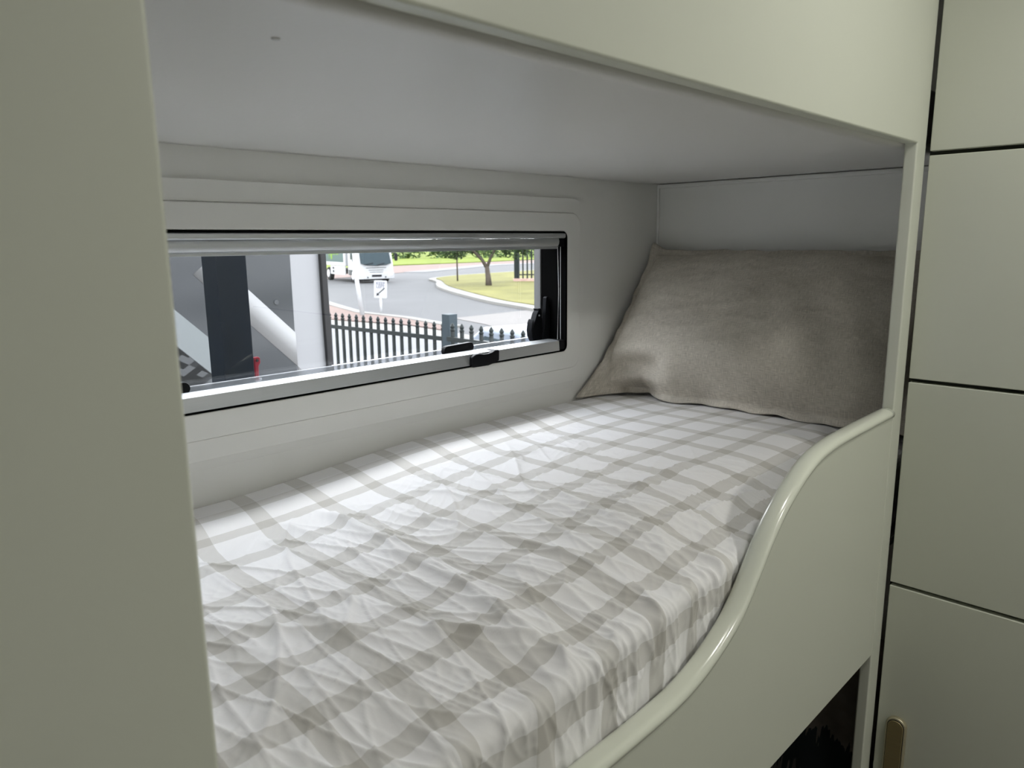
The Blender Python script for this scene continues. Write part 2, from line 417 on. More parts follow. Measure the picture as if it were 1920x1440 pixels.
us = np.linspace(X0, X1, NX + 1)
Ltot = sideB + arcB + top + arcF + sideF
vs = np.linspace(0, Ltot, NV + 1)
U, V = np.meshgrid(us, vs, indexing='ij')
s = V.copy()
Y = np.zeros_like(s); Zz = np.zeros_like(s); NY = np.zeros_like(s); NZ = np.ones_like(s)
a = s < sideB
Y[a] = YBK; Zz[a] = -RB - (sideB - s[a]); NY[a] = 1; NZ[a] = 0
a = (s >= sideB) & (s < sideB + arcB); th = (s[a] - sideB) / RB
Y[a] = YBK - RB + RB * np.cos(th); Zz[a] = -RB + RB * np.sin(th); NY[a] = np.cos(th); NZ[a] = np.sin(th)
a = (s >= sideB + arcB) & (s < sideB + arcB + top)
Y[a] = YBK - RB - (s[a] - sideB - arcB)
a = (s >= sideB + arcB + top) & (s < Ltot - sideF); th = (s[a] - sideB - arcB - top) / RF
Y[a] = YF + RF - RF * np.sin(th); Zz[a] = -RF + RF * np.cos(th); NY[a] = -np.sin(th); NZ[a] = np.cos(th)
a = s >= Ltot - sideF
Y[a] = YF; Zz[a] = -RF - (s[a] - (Ltot - sideF)); NY[a] = -1; NZ[a] = 0
# distance from the aisle edge along the cloth (positive on the top)
e = (Ltot - sideF - arcF) - s
dwall = s - sideB - arcB
# broad form of the top
Zt = -.395 - .024 * sstep(.95, .45, U) - .024 * sstep(.15, -.01, e) + .010 * np.sin(np.clip((U - .6) / 1.1, 0, 1) * math.pi) * sstep(0, .2, dwall) * sstep(0, .2, e)
Zt -= .010 * sstep(1.35, 1.7, U)
# creases
wx = .035 * perlin(U * 3.1, V * 3.1, 1); wy = .05 * perlin(U * 2.7 + 9, V * 2.7, 2)
calm_wall = sstep(.08, .26, dwall + .07 * perlin(U * 4, V * 4, 3))
calm_head = sstep(1.30, 1.02, U + .10 * perlin(U * 3, V * 3, 4) + .12 * (dwall - .35))
act = calm_wall * calm_head
h = np.zeros_like(U)
def crumple(ang, fu, fv, seed, p, wrp=1.0):
    """thin raised threads running along a heading (radians from +Y)"""
    c_, s__ = np.cos(ang), np.sin(ang)
    a_ = U * c_ + V * s__ + wx * wrp; b2 = V * c_ - U * s__ + wy * wrp
    return ridge(a_ * fu, b2 * fv, seed, p) - .3
calm = act * .92 + .08
head = sstep(.75, 1.15, U) * sstep(.25, .45, dwall)           # creases swing towards the head end near the guard
ang = -.25 + 1.05 * head + .5 * perlin(U * 2, V * 2, 17)
h += .0042 * crumple(-.15, 7, 1.2, 5, 5.5) * act
h += .0042 * crumple(.35, 12, 2.4, 6, 6.0) * act * (1 - head)
h += .0042 * crumple(1.15, 12, 2.4, 14, 6.0) * act * head
h += .0034 * crumple(-.45, 20, 3.4, 7, 6.5) * act
h += .0032 * crumple(-.05, 26, 2.6, 27, 7.0) * act * sstep(.45, .1, e)
patch = .25 + .75 * sstep(-.15, .35, perlin(U * 5, V * 5, 33))
h += .0022 * crumple(.15, 30, 6., 8, 5.0, 1.5) * calm * patch
h += .0017 * crumple(.8, 36, 9., 18, 5.0, 2.0) * calm * (1.1 - patch)
h += .0007 * crumple(-.3, 70, 26., 19, 3., 3.0) * calm * patch
h += .0028 * perlin(U * 3.6 + .4 * V * 3, V * 3.0, 11) * sstep(0, .15, dwall)
h += .0010 * perlin(U * 8, V * 8, 12) * (.3 + .7 * act)
# the long crease across the bed and the small raised fold
def crease(p0, p1, w_, amp, skew=1.0):
    p0 = np.array(p0); p1 = np.array(p1); d = p1 - p0; L = np.hypot(*d); d = d / L; n = np.array([-d[1], d[0]])
    t = ((U - p0[0]) * d[0] + (Y - p0[1]) * d[1]) / L; q = (U - p0[0]) * n[0] + (Y - p0[1]) * n[1] + .012 * perlin(U * 9, V * 9, 21)
    f = np.where(q > 0, np.exp(-np.abs(q) / w_), np.exp(-np.abs(q) / (w_ * .28)))
    return amp * f * sstep(-.05, .15, t) * sstep(1.08, .8, t)
h += crease((.585, .99), (.552, .46), .030, .0095)
h += crease((.64, .96), (.72, .50), .022, .005)
h += crease((.47, .60), (.56, .50), .020, .012)
h += crease((.30, .80), (.46, .60), .035, .006)
h += crease((.86, .80), (.80, .46), .020, .005)
h += crease((1.16, .50), (.86, .56), .020, .007)
h += crease((1.12, .66), (.90, .64), .018, .004)
# gathers pulled over the aisle edge
gath = np.exp(-np.maximum(e, 0) / .10) * sstep(1.15, .95, U)
h += .0058 * (ridge((U + .35 * np.maximum(e, 0) + .02 * perlin(U * 6, V * 4, 30)) * 15, V * 2.0, 9, 4.5) - .15) * gath
h += .0022 * (ridge((U + .3 * e) * 36, V * 3.5, 10, 4.5) - .15) * gath
# keep within the bunk
h = np.where(dwall < 0, h * .25, h)
h = np.where(NY < -.5, np.minimum(h, .004), h) if False else h
Yp = Y + NY * h; Zp = Zz + Zt + NZ * h
Yp = np.clip(Yp, FY + .0268, YW - .0012)
Zp = np.maximum(Zp, -.5825)
verts = np.stack([U, Yp, Zp], -1).reshape(-1, 3)
idx = np.arange((NX + 1) * (NV + 1)).reshape(NX + 1, NV + 1)
quads = np.stack([idx[:-1, :-1], idx[1:, :-1], idx[1:, 1:], idx[:-1, 1:]], -1).reshape(-1, 4)
me = bpy.data.meshes.new('sheet'); me.from_pydata(verts.tolist(), [], quads.tolist())
uvl = me.uv_layers.new(name='UVMap')
xi = [-.17, -.07, .03, .125, .21, .30, .390, .490, .60, .69, .775, .86, .945, 1.03, 1.124, 1.22, 1.31, 1.415, 1.51, 1.61, 1.71, 1.81]
xw = [-.10, .0, .10, .20, .29, .34, .425, .521, .622, .722, .814, .91, 1.01, 1.109, 1.20, 1.295, 1.39, 1.485, 1.58, 1.68, 1.78, 1.88]
kk = np.arange(len(xi)) * .1
wl_ = sstep(.22, .0, dwall)
ku = np.interp(U, xi, kk) * (1 - wl_) + np.interp(U, xw, kk) * wl_
ya = YBK - RB - dwall
jj = [1.19, 1.10, 1.01, .92, .825, .737, .648, .562, .490, .413, .30, .21]
jv = np.interp(-ya, [-q_ for q_ in jj], np.arange(len(jj)) * .1)
uvs = np.stack([ku, jv], -1).reshape(-1, 2)
# cloth pulled slightly out of square
uvs[:, 0] += (.006 * perlin(U * 2.2, V * 2.2, 41) + .05 * (V - .4) * 0).reshape(-1)
uvs[:, 1] += (.006 * perlin(U * 2.0 + 5, V * 2.0, 42)).reshape(-1)
li = np.zeros(len(me.loops), dtype=np.int32); me.loops.foreach_get('vertex_index', li)
uvl.data.foreach_set('uv', uvs[li].astype(np.float32).reshape(-1))
sheet = link('fitted_sheet', me, M_CHECK, mt, smooth=True)
MB().box(X0 + .01, X1 - .01, YF + .012, YBK - .012, -.5825, -.50).build('mattress_core', M_LIN, mt)

# ------------------------------------------------------------------ pillow
def linen():
    M = bpy.data.materials.new('stone_linen'); M.use_nodes = True; nt, N, MT = nodes(M); b = nt.nodes['Principled BSDF']
    uv = N('ShaderNodeUVMap'); uv.uv_map = 'UVMap'
    def strand(sx, sy, seed):
        mp = N('ShaderNodeMapping'); mp.inputs['Scale'].default_value = (sx, sy, 1); mp.inputs['Location'].default_value = (seed, seed, 0)
        n = N('ShaderNodeTexNoise'); n.inputs['Scale'].default_value = 1; n.inputs['Detail'].default_value = 3
        nt.links.new(uv.outputs[0], mp.inputs[0]); nt.links.new(mp.outputs[0], n.inputs['Vector']); return n.outputs['Fac']
    a = strand(60, 900, 1); c = strand(900, 60, 5); g = strand(9, 9, 3)
    t = MT('ADD', MT('MULTIPLY', a, .5), MT('MULTIPLY', c, .5))
    t = MT('ADD', MT('MULTIPLY', t, .75), MT('MULTIPLY', g, .25))
    r = N('ShaderNodeValToRGB'); r.color_ramp.elements[0].position = .36; r.color_ramp.elements[1].position = .64
    r.color_ramp.elements[0].color = (.38, .35, .30, 1); r.color_ramp.elements[1].color = (.74, .69, .61, 1)
    nt.links.new(t, r.inputs[0]); nt.links.new(r.outputs[0], b.inputs['Base Color'])
    b.inputs['Roughness'].default_value = .95; b.inputs['Specular IOR Level'].default_value = .15
    bp = N('ShaderNodeBump'); bp.inputs['Strength'].default_value = .25; bp.inputs['Distance'].default_value = .001
    nt.links.new(t, bp.inputs['Height']); nt.links.new(bp.outputs[0], b.inputs['Normal'])
    return M
M_LINEN = linen()
def cushion(name, BL, BR, TL, TR, thick, mat_, parent=None, ns_=130, nt_=96, flange=.022, seed=60, front=1.0, back=.35, wr=1.0, power=.34):
    BL, BR, TL, TR = map(np.array, (BL, BR, TL, TR))
    s_ = np.linspace(0, 1, ns_ + 1); t_ = np.linspace(0, 1, nt_ + 1); S_, T_ = np.meshgrid(s_, t_, indexing='ij')
    base = ((1 - S_)[..., None] * (1 - T_)[..., None] * BL + S_[..., None] * (1 - T_)[..., None] * BR + (1 - S_)[..., None] * T_[..., None] * TL + S_[..., None] * T_[..., None] * TR)
    n = np.cross(BR - BL, TL - BL); n /= np.linalg.norm(n)
    if n[0] > 0: n = -n
    Wd = np.linalg.norm(BR - BL); Hd = np.linalg.norm(TL - BL)
    fs, ft = flange / Wd, flange / Hd
    cs = np.clip((S_ - fs) / (1 - 2 * fs), 0, 1); ct = np.clip((T_ - ft) / (1 - 2 * ft), 0, 1)
    prof_ = (np.sin(math.pi * cs) ** power) * (np.sin(math.pi * ct) ** (power + .08))
    th_ = thick * prof_
    wob = .0045 * perlin(S_ * 9, T_ * 9, seed) * (1 - prof_) + .003 * wr * perlin(S_ * 5, T_ * 5, seed + 1)
    # radial puckers near the seams
    edge = np.exp(-np.minimum(np.minimum(S_ - fs, 1 - fs - S_) * Wd, np.minimum(T_ - ft, 1 - ft - T_) * Hd).clip(0) / .035)
    puck = .0045 * wr * edge * prof_ ** .5 * perlin(S_ * 26 + 3 * T_, T_ * 14, seed + 2)
    wr1 = .0022 * wr * (ridge(S_ * 7 + T_ * 3, T_ * 9 - S_ * 2, seed + 3, 2) - .3) * prof_
    F_ = base + n * (th_ * front + wob + puck + wr1 + .0015)[..., None]
    B_ = base - n * (th_ * back - wob + .0015)[..., None]
    e1 = (BR - BL) / Wd; e2 = (TL - BL) / Hd
    ed = (.006 * perlin(S_ * 12, T_ * 9, seed + 5))
    out = (np.abs(S_ - .5) > .5 - fs).astype(float)[..., None] * e1 * ed[..., None] + (np.abs(T_ - .5) > .5 - ft).astype(float)[..., None] * e2 * ed[..., None]
    F_ = F_ + out; B_ = B_ + out
    return S_, T_, F_, B_, n, Wd, Hd
def grid_mesh(F_, B_, S_, T_, Wd, Hd):
    a, b_ = S_.shape
    A = np.concatenate([F_.reshape(-1, 3), B_.reshape(-1, 3)]); i = np.arange(a * b_).reshape(a, b_); j = i + a * b_
    q1 = np.stack([i[:-1, :-1], i[1:, :-1], i[1:, 1:], i[:-1, 1:]], -1).reshape(-1, 4)
    q2 = np.stack([j[:-1, :-1], j[:-1, 1:], j[1:, 1:], j[1:, :-1]], -1).reshape(-1, 4)
    rim = []
    def strip(r, r2):
        for k in range(len(r) - 1): rim.append((r[k], r2[k], r2[k + 1], r[k + 1]))
    strip(i[0], j[0]); strip(i[-1][::-1], j[-1][::-1]); strip(i[:, 0][::-1], j[:, 0][::-1]); strip(i[:, -1], j[:, -1])
    me = bpy.data.meshes.new('c'); me.from_pydata(A.tolist(), [], [list(map(int, f)) for f in np.concatenate([q1, q2, np.array(rim)])])
    uvl = me.uv_layers.new(name='UVMap')
    uv = np.stack([S_ * Wd, T_ * Hd], -1).reshape(-1, 2); uv = np.concatenate([uv, uv])
    li = np.zeros(len(me.loops), dtype=np.int32); me.loops.foreach_get('vertex_index', li)
    uvl.data.foreach_set('uv', uv[li].astype(np.float32).reshape(-1))
    bm = bmesh.new(); bm.from_mesh(me); bmesh.ops.recalc_face_normals(bm, faces=bm.faces); bm.to_mesh(me); bm.free()
    return me
S_, T_, F_, B_, n_, Wd, Hd = cushion('pillow', (1.475, 1.168, -.392), (1.600, .445, -.398), (1.760, 1.168, -.028), (1.772, .445, -.030), .085, M_LINEN)
for A in (F_, B_):
    # the bottom hem wanders over the sheet: pulled out by the window, tucked back, then out again
    hem = np.interp(S_, [0, .025, .07, .135, .19, .235, .30, .37, .52, .8, 1], [1.425, 1.50, 1.575, 1.605, 1.575, 1.548, 1.562, 1.578, 1.588, 1.586, 1.60]) - (1.475 + .125 * S_)
    A[..., 0] += hem * np.exp(-(T_ / .16) ** 2)
    # turned fold above the hem on the window side, with a hollow over it
    fold = sstep(.27, .17, S_)
    A[..., 0] += (-.016 * np.exp(-((T_ - .085) / .035) ** 2) + .020 * np.exp(-((T_ - .17) / .05) ** 2)) * fold * sstep(0, .05, S_)
    A[..., 0] -= .010 * np.exp(-((S_ - .27) / .035) ** 2) * np.exp(-((T_ - .10) / .12) ** 2)
    # slack along the bottom right
    A[..., 0] -= .007 * np.exp(-((T_ - .11 - .03 * S_) / .03) ** 2) * sstep(.62, .8, S_)
    # ear of the pillowcase standing up in the top corner
    k4 = np.exp(-(S_ / .035) ** 2) * np.exp(-((1 - T_) / .05) ** 2)
    A[..., 2] += .020 * k4; A[..., 0] -= .004 * k4
    A[..., 0] = np.minimum(A[..., 0], XE - .009)
    A[..., 1] = np.minimum(A[..., 1], YW - .010)
    # the foot of the pillow rests on the sheet
    low = -.3985 - .010 * sstep(1.35, 1.7, A[..., 0]) + .010 * np.sin(np.clip((A[..., 0] - .6) / 1.1, 0, 1) * math.pi) * sstep(0, .2, YW - A[..., 1]) * sstep(0, .2, A[..., 1] - .48)
    A[..., 2] = np.maximum(A[..., 2], low + .0045)
pil = link('pillow', grid_mesh(F_, B_, S_, T_, Wd, Hd), M_LINEN, base=(1.62, .8, -.4), smooth=True)
tag(pil, 'stone coloured linen pillow leaning against the end wall on the checked sheet', 'pillow')

# ------------------------------------------------------------------ lower bunk with a forest print cushion
lb = thing('lower_bunk', 'dark lower bunk mattress seen under the curved guard panel', 'bunk', (.8, .8, ZF))
MB().box(-.108, XE - .001, FY + T + .001, YW - .001, ZF + .001, -1.44).build('bunk_box', M_SAGE, lb)
MB().prism(rrect(-.1, XE - .01, .442, YW - .01, .05), -1.4395, -1.335, 'z').build('bunk_mattress', mat('charcoal_fabric', (.05, .045, .04), rough=.95), lb, bevel=.02)
def forest():
    M = bpy.data.materials.new('misty_forest_print'); M.use_nodes = True; nt, N, MT = nodes(M); b = nt.nodes['Principled BSDF']
    uv = N('ShaderNodeUVMap'); uv.uv_map = 'UVMap'; s = N('ShaderNodeSeparateXYZ'); nt.links.new(uv.outputs[0], s.inputs[0])
    def nz(sx, sy, det=4, off=0):
        mp = N('ShaderNodeMapping'); mp.inputs['Scale'].default_value = (sx, sy, 1); mp.inputs['Location'].default_value = (off, off, 0)
        n = N('ShaderNodeTexNoise'); n.inputs['Scale'].default_value = 1; n.inputs['Detail'].default_value = det
        nt.links.new(uv.outputs[0], mp.inputs[0]); nt.links.new(mp.outputs[0], n.inputs['Vector']); return n.outputs['Fac']
    mist = nz(6, 8, 5)
    r = N('ShaderNodeValToRGB'); r.color_ramp.elements[0].position = .3; r.color_ramp.elements[1].position = .75
    r.color_ramp.elements[0].color = (.09, .072, .058, 1); r.color_ramp.elements[1].color = (.42, .37, .33, 1)
    nt.links.new(mist, r.inputs[0])
    edge = MT('ADD', MT('MULTIPLY', nz(75, 9, 3, 2), .16), MT('MULTIPLY', nz(7, 3, 2, 7), .20))
    lim = MT('ADD', edge, MT('MULTIPLY', s.outputs['X'], -.12))
    tree = MT('LESS_THAN', s.outputs['Y'], MT('ADD', lim, .075))
    col = mixc(nt, tree, r.outputs[0], (.030, .040, .045))
    edge2 = MT('ADD', MT('MULTIPLY', nz(90, 7, 3, 12), .22), -.02)
    t2 = MT('LESS_THAN', s.outputs['Y'], edge2)
    mist2 = mixc(nt, nz(60, 14, 3, 20), (.035, .032, .038), (.30, .27, .26))
    col = mixc(nt, t2, col, mist2)
    nt.links.new(col, b.inputs['Base Color']); b.inputs['Roughness'].default_value = .9
    return M
S_, T_, F_, B_, n_, Wd, Hd = cushion('throw_cushion', (1.58, 1.09, -1.333), (1.58, .46, -1.333), (1.745, 1.09, -.93), (1.745, .46, -.93), .07, None, flange=.004, seed=80, wr=.7)
for A in (F_, B_): A[..., 0] = np.minimum(A[..., 0], XE - .004); A[..., 2] = np.maximum(A[..., 2], -1.334)
cu = link('throw_cushion', grid_mesh(F_, B_, S_, T_, Wd, Hd), forest(), base=(1.65, .8, -1.33), smooth=True)
tag(cu, 'dark cushion printed with misty pine trees on the lower bunk', 'cushion')

# ------------------------------------------------------------------ caravan ceiling lamps (in the aisle, above and behind the eye), one of them an added fill
def ceiling_lamp(x, y, label, power):
    t = thing('ceiling_light', label, 'ceiling light', (x, y, ZR), 'aisle ceiling lights')
    MB().lathe([(0, .085), (-.012, .085), (-.016, .078)], (x, y, ZR), 'z', 32).build('lamp_rim', M_PLAS, t, smooth=False)
    E = mat('lamp_diffuser', (.9, .9, .85), rough=.5, emit=LAMP_C, es=12)
    MB().lathe([(-.0162, .076), (-.019, .07)], (x, y, ZR), 'z', 32).build('diffuser', E, t)
    l = bpy.data.lights.new('lamp', 'AREA'); l.shape = 'DISK'; l.size = .15; l.energy = power; l.color = LAMP_C
    lo = bpy.data.objects.new('lamp', l); COL.objects.link(lo); lo.parent = t; lo.location = (0, 0, -.022)
ceiling_lamp(1.0, -.06, 'round aisle ceiling light nearer the cupboard', LAMP_W * .60)
ceiling_lamp(1.08, -.78, 'unseen round aisle light added to brighten the mattress front', LAMP_W * 2.0)  # unseen lamp, added as fill for the mattress front and guard
ceiling_lamp(-.35, -.75, 'round aisle ceiling light nearer the left end', LAMP_W * .05)
# ------------------------------------------------------------------ outside
G = -2.30
_mat = mat
def mat(name, col, *a, **k):
    k.setdefault('spec', .10)
    return _mat(name, tuple(c * .92 for c in col), *a, **k)
M_ASPH = mat('pale_asphalt', (.060, .060, .062), rough=.9, var=.06, scale=.6)
M_CONC = mat('bright_concrete', (.105, .105, .109), rough=.9, var=.04, scale=.5)
M_KERB = mat('kerb_concrete', (.125, .122, .115), rough=.85, var=.05, scale=1)
M_LAWN = mat('lime_lawn', (.078, .10, .012), rough=1, var=.15, scale=.6)
M_DRY = mat('dry_lawn', (.088, .083, .028), rough=1, var=.25, scale=.5)
M_PAVE = mat('pink_paving', (.10, .072, .064), rough=.9, var=.06, scale=.8)
M_DRIVE = mat('driveway_concrete', (.10, .094, .091), rough=.9, var=.04, scale=.6)
M_FENCE = mat('grey_green_steel', (.012, .015, .015), rough=.5, var=.05)
M_POST = mat('blue_grey_steel', (.022, .031, .037), rough=.6, var=.05)
M_NAVY = mat('navy_powder_coat', (.0022, .0042, .0072), rough=.7, var=.12, scale=9, spec=.05)
M_WHITE = mat('white_paint', (.26, .265, .27), rough=.4, spec=.3)
M_TYRE = mat('tyre_rubber', (.02, .02, .02), rough=.9)
M_GLZ = mat('dark_vehicle_glass', (.02, .03, .035), rough=.12, spec=.08)
M_CHROME = mat('wheel_silver', (.55, .56, .57), rough=.35, metal=.6)

def slab(name, pts, z0, z1, m, label=None):
    o = MB().prism(pts, z0, z1, 'z').build(name, m); struct(o, label); return o
slab('ground', [(-150, YW + .1), (300, YW + .1), (300, 350), (-150, 350)], G - .3, G - .004, M_ASPH)
slab('forecourt', [(-20, 1.3), (10.5, 1.3), (11.3, 10.4), (11.9, 15.5), (11.5, 20.8), (11.0, 40), (-20, 40)], G - .0035, G + .006, M_CONC)
slab('white_band', [(14.0, 5), (12.2, 11.06), (12.5, 13.93), (12.75, 16.43), (12.3, 19.29), (12.2, 26), (11.0, 26), (11.43, 18.27), (11.9, 15.5), (11.3, 10.4), (12.5, 5)], G - .003, G + .010, M_KERB)
slab('footpath', [(17.72, 31.05), (15.11, 24.14), (14.03, 20.82), (13.94, 18.19), (13.27, 15.19), (12.6, 14.37), (12.9, 16.6), (12.54, 18.47), (12.35, 19.56), (12.44, 22.39), (12.6, 31)], G - .002, G + .03, M_PAVE)
slab('kerb_street', [(18.1, 31.3), (15.45, 24.2), (14.3, 20.9), (14.2, 18.2), (13.6, 15.2), (13.25, 15.2), (13.9, 18.25), (14.0, 20.9), (15.07, 24.2), (17.7, 31.3)], G - .001, G + .05, M_KERB)
slab('driveway', [(14.98, 17.14), (18.84, 17.17), (22, 15.6), (19, 8), (13.3, 9.5), (13.5, 13.2), (14.4, 15.1)], G - .002, G + .012, M_DRIVE)
isl = [(28.47, 33.49), (29.6, 35.6), (31.67, 36.9), (33.7, 37.6), (36.24, 37.94), (39.26, 38.3), (42.88, 38.93), (48.58, 39.89), (60, 41), (44, 20), (23.85, 12), (18.6, 14.4), (18.3, 15.9), (19.21, 17.7), (19.89, 19.81), (21.5, 22.86), (23.38, 26.25), (25.48, 29.72)]
cx, cy = 36, 30
kout = [(27.7, 33.3), (29.0, 36.2), (31.6, 37.7), (33.9, 38.7), (36.24, 39.2), (39.26, 39.6), (42.88, 40.3), (48.58, 41.2), (61, 42.4), (44.5, 19), (23.7, 11), (17.6, 13.6), (17.4, 15.9), (18.3, 18.1), (19.0, 20.1), (20.6, 23.3), (22.4, 26.7), (24.6, 30.1)]
def chaikin(P, n=2):
    for _ in range(n):
        Q_ = []
        for i in range(len(P)):
            a, b_ = P[i], P[(i + 1) % len(P)]
            Q_ += [(a[0] * .75 + b_[0] * .25, a[1] * .75 + b_[1] * .25), (a[0] * .25 + b_[0] * .75, a[1] * .25 + b_[1] * .75)]
        P = Q_
    return P
kout = [(a[0] * .4 + c[0] * .6, a[1] * .4 + c[1] * .6) for a, c in zip(isl, kout)]
isl, kout = chaikin(isl), chaikin(kout)
slab('kerb_island', kout, G - .001, G + .10, M_KERB)
slab('lawn_island', isl, G + .08, G + .13, M_DRY)
slab('lawn_verge', [(154, 253), (238, 177), (91.45, 67.87), (58.41, 62.37), (46.64, 61.74), (35.66, 58.56), (0, 48), (-60, 80)], G - .001, G + .08, M_LAWN)
slab('far_footpath', [(0, 42), (35.66, 57.9), (46.64, 61.0), (58.41, 61.8), (91.45, 67.2), (100, 60), (71.73, 53.23), (51.77, 54.97), (35.11, 46.51), (25.68, 42.24), (0, 32)], G - .002, G + .02, M_PAVE)
slab('far_lane', [(36, 47.0), (52, 55.2), (72, 53.4), (72, 51.6), (52, 52.6), (37, 45.5)], G - .001, G + .03, M_CONC)

# picket fence along the yard
def fence(name, label, P0, D, n, ztip, zr, post=None):
    t = thing(name, label, 'fence', (P0[0], P0[1], G))
    a, d = Vector((P0[0], P0[1], 0)), Vector((D[0], D[1], 0))
    first = None
    for k in range(n):
        p = a + d * k
        if first is None:
            zt = ztip - G; q = MB()
            q.prism([(p.x - .0125, p.y - .0125), (p.x + .0125, p.y - .0125), (p.x + .0125, p.y + .0125), (p.x - .0125, p.y + .0125)], G + .08, ztip - .075, 'z')
            q.lathe([(ztip - .075, .015), (ztip - .067, .021), (ztip - .055, .021), (ztip - .05, .014), (ztip - .03, .020), (ztip - .012, .011), (ztip, .002)], (p.x, p.y, 0), 'z', 8)
            first = q.build('picket', M_FENCE, t)
        else:
            c = first.copy(); COL.objects.link(c); c.parent = t; c.location = d * k
    e = a + d * (n - 1)
    dn = d.normalized(); nn = Vector((-dn.y, dn.x, 0)) * .02
    for z in (zr, G + .22):
        A_, B2 = a - dn * .06, e + dn * .06
        pts = [(A_ - nn), (B2 - nn), (B2 + nn), (A_ + nn)]
        MB().prism([(p.x, p.y) for p in pts], z - .02, z + .02, 'z').build('rail', M_FENCE, t)
    return t
fence('picket_fence', 'grey green steel picket fence left of the square post', (4.393, 7.21), (.0068, -.1192), 17, -.735, -.89)
fence('picket_gate', 'grey green steel picket gate right of the square post', (4.235, 4.86), (.0013, -.1198), 20, -.690, -.835)
pt = MB().prism([(4.30, 4.98), (4.40, 4.98), (4.40, 5.08), (4.30, 5.08)], G, -.632, 'z').build('fence_post', M_POST, base=(4.35, 5.03, G), bevel=.004)
tag(pt, 'square blue grey steel gate post between the picket fence and the gate', 'post')
for z in (-.86, -1.7):
    pass

# leaning white pole and keep-left sign
pole = MB().tube([(13.70, 20.10, G), (13.76, 20.42, -1.2), (13.83, 20.8, 2.2)], .075, 14, .06).build('street_pole', M_WHITE, base=(13.7, 20.1, G), smooth=True)
tag(pole, 'slim white leaning pole behind the picket fence, left of the arrow sign', 'pole')
sg = thing('road_sign', 'white keep left sign with a black diagonal arrow on a white stake', 'sign', (14.28, 19.88, G))
MB().tube([(14.29, 19.90, G), (14.34, 19.97, -1.74)], .035, 10).build('sign_stake', M_WHITE, sg, smooth=True)
ang = math.atan2(19.84 - 20.15, 14.51 - 14.225)
Rm = Matrix.Translation((14.37, 20.0, -1.485)) @ Matrix.Rotation(ang, 4, 'Z') @ Matrix.Rotation(math.radians(2.5), 4, 'Y')
q = MB().prism(rrect(-.212, .212, -.285, .285, .035), -.008, .008); bmesh.ops.transform(q.b, matrix=Rm, verts=q.b.verts)
q.build('sign_plate', M_WHITE, sg)
M_INK = mat('black_sign_ink', (.02, .02, .022), rough=.6)
q = MB().prism([(.125, .055), (.145, .030), (-.06, -.155), (-.035, -.185), (-.135, -.215), (-.115, -.110), (-.085, -.135)], -.012, -.0085); bmesh.ops.transform(q.b, matrix=Rm, verts=q.b.verts)
q.build('sign_arrow', M_INK, sg)
M_INK2 = mat('faded_sign_ink', (.10, .10, .13), rough=.6)
def sign_text(txt, z, size):
    c = bpy.data.curves.new('lettering', 'FONT'); c.body = txt; c.size = size; c.align_x = 'CENTER'; c.align_y = 'CENTER'; c.extrude = .002; c.offset = .001
    tmp = bpy.data.objects.new('tmp', c); COL.objects.link(tmp); dg = bpy.context.evaluated_depsgraph_get(); dg.update()
    me = bpy.data.meshes.new_from_object(tmp.evaluated_get(dg)); bpy.data.objects.remove(tmp)
    o = bpy.data.objects.new('sign_lettering', me); COL.objects.link(o); me.materials.clear(); me.materials.append(M_INK2); o.parent = sg
    o.matrix_local = Matrix.Translation(-Vector((14.28, 19.88, G))) @ Rm @ Matrix.Translation((0, -.011, z)) @ Matrix.Rotation(math.pi / 2, 4, 'X')
sign_text('KEEP', .185, .135)
sign_text('LEFT', .078, .135)

# neighbouring caravan with printed stripes
vy = 3.0
nc = thing('caravan', 'neighbouring white caravan with grey metallic diagonal stripes filling the left of the window', 'caravan', (.3, 4.0, G))
MB().prism([(-4.6, -1.85), (1.872, -1.85), (1.858, -.85), (1.842, -.30), (1.835, .2), (1.80, .55), (1.70, .85), (1.55, .95), (-4.6, .95)], vy, vy + 2.2).build('body', mat('caravan_white', (.150, .152, .158), rough=.35, var=.02, scale=1), nc, bevel=.02)
M_GRAD = bpy.data.materials.new('metallic_grey_print'); M_GRAD.use_nodes = True
nt, N, MT = nodes(M_GRAD); b = nt.nodes['Principled BSDF']; tcn = N('ShaderNodeTexCoord'); s = N('ShaderNodeSeparateXYZ'); nt.links.new(tcn.outputs['Object'], s.inputs[0])
ns = N('ShaderNodeTexNoise'); ns.inputs['Scale'].default_value = 1.6; ns.inputs['Detail'].default_value = 1
mp = N('ShaderNodeMapping'); mp.inputs['Rotation'].default_value = (0, math.radians(38), 0); mp.inputs['Scale'].default_value = (.35, 1, 2.2)
nt.links.new(tcn.outputs['Object'], mp.inputs[0]); nt.links.new(mp.outputs[0], ns.inputs['Vector'])
r = N('ShaderNodeValToRGB'); r.color_ramp.elements[0].position = .4; r.color_ramp.elements[1].position = .68
r.color_ramp.elements[0].color = (.012, .014, .016, 1); r.color_ramp.elements[1].color = (.036, .038, .041, 1)
nt.links.new(ns.outputs['Fac'], r.inputs[0]); nt.links.new(r.outputs[0], b.inputs['Base Color']); b.inputs['Roughness'].default_value = .5; b.inputs['Specular IOR Level'].default_value = .12
D1, D2, D3 = vy - .002, vy - .003, vy - .004
MB().prism([(-3.5, -.9), (1.679, -.9), (1.679, .8), (-3.5, .8)], D1, vy - .0002).build('grey_decal', M_GRAD, nc)
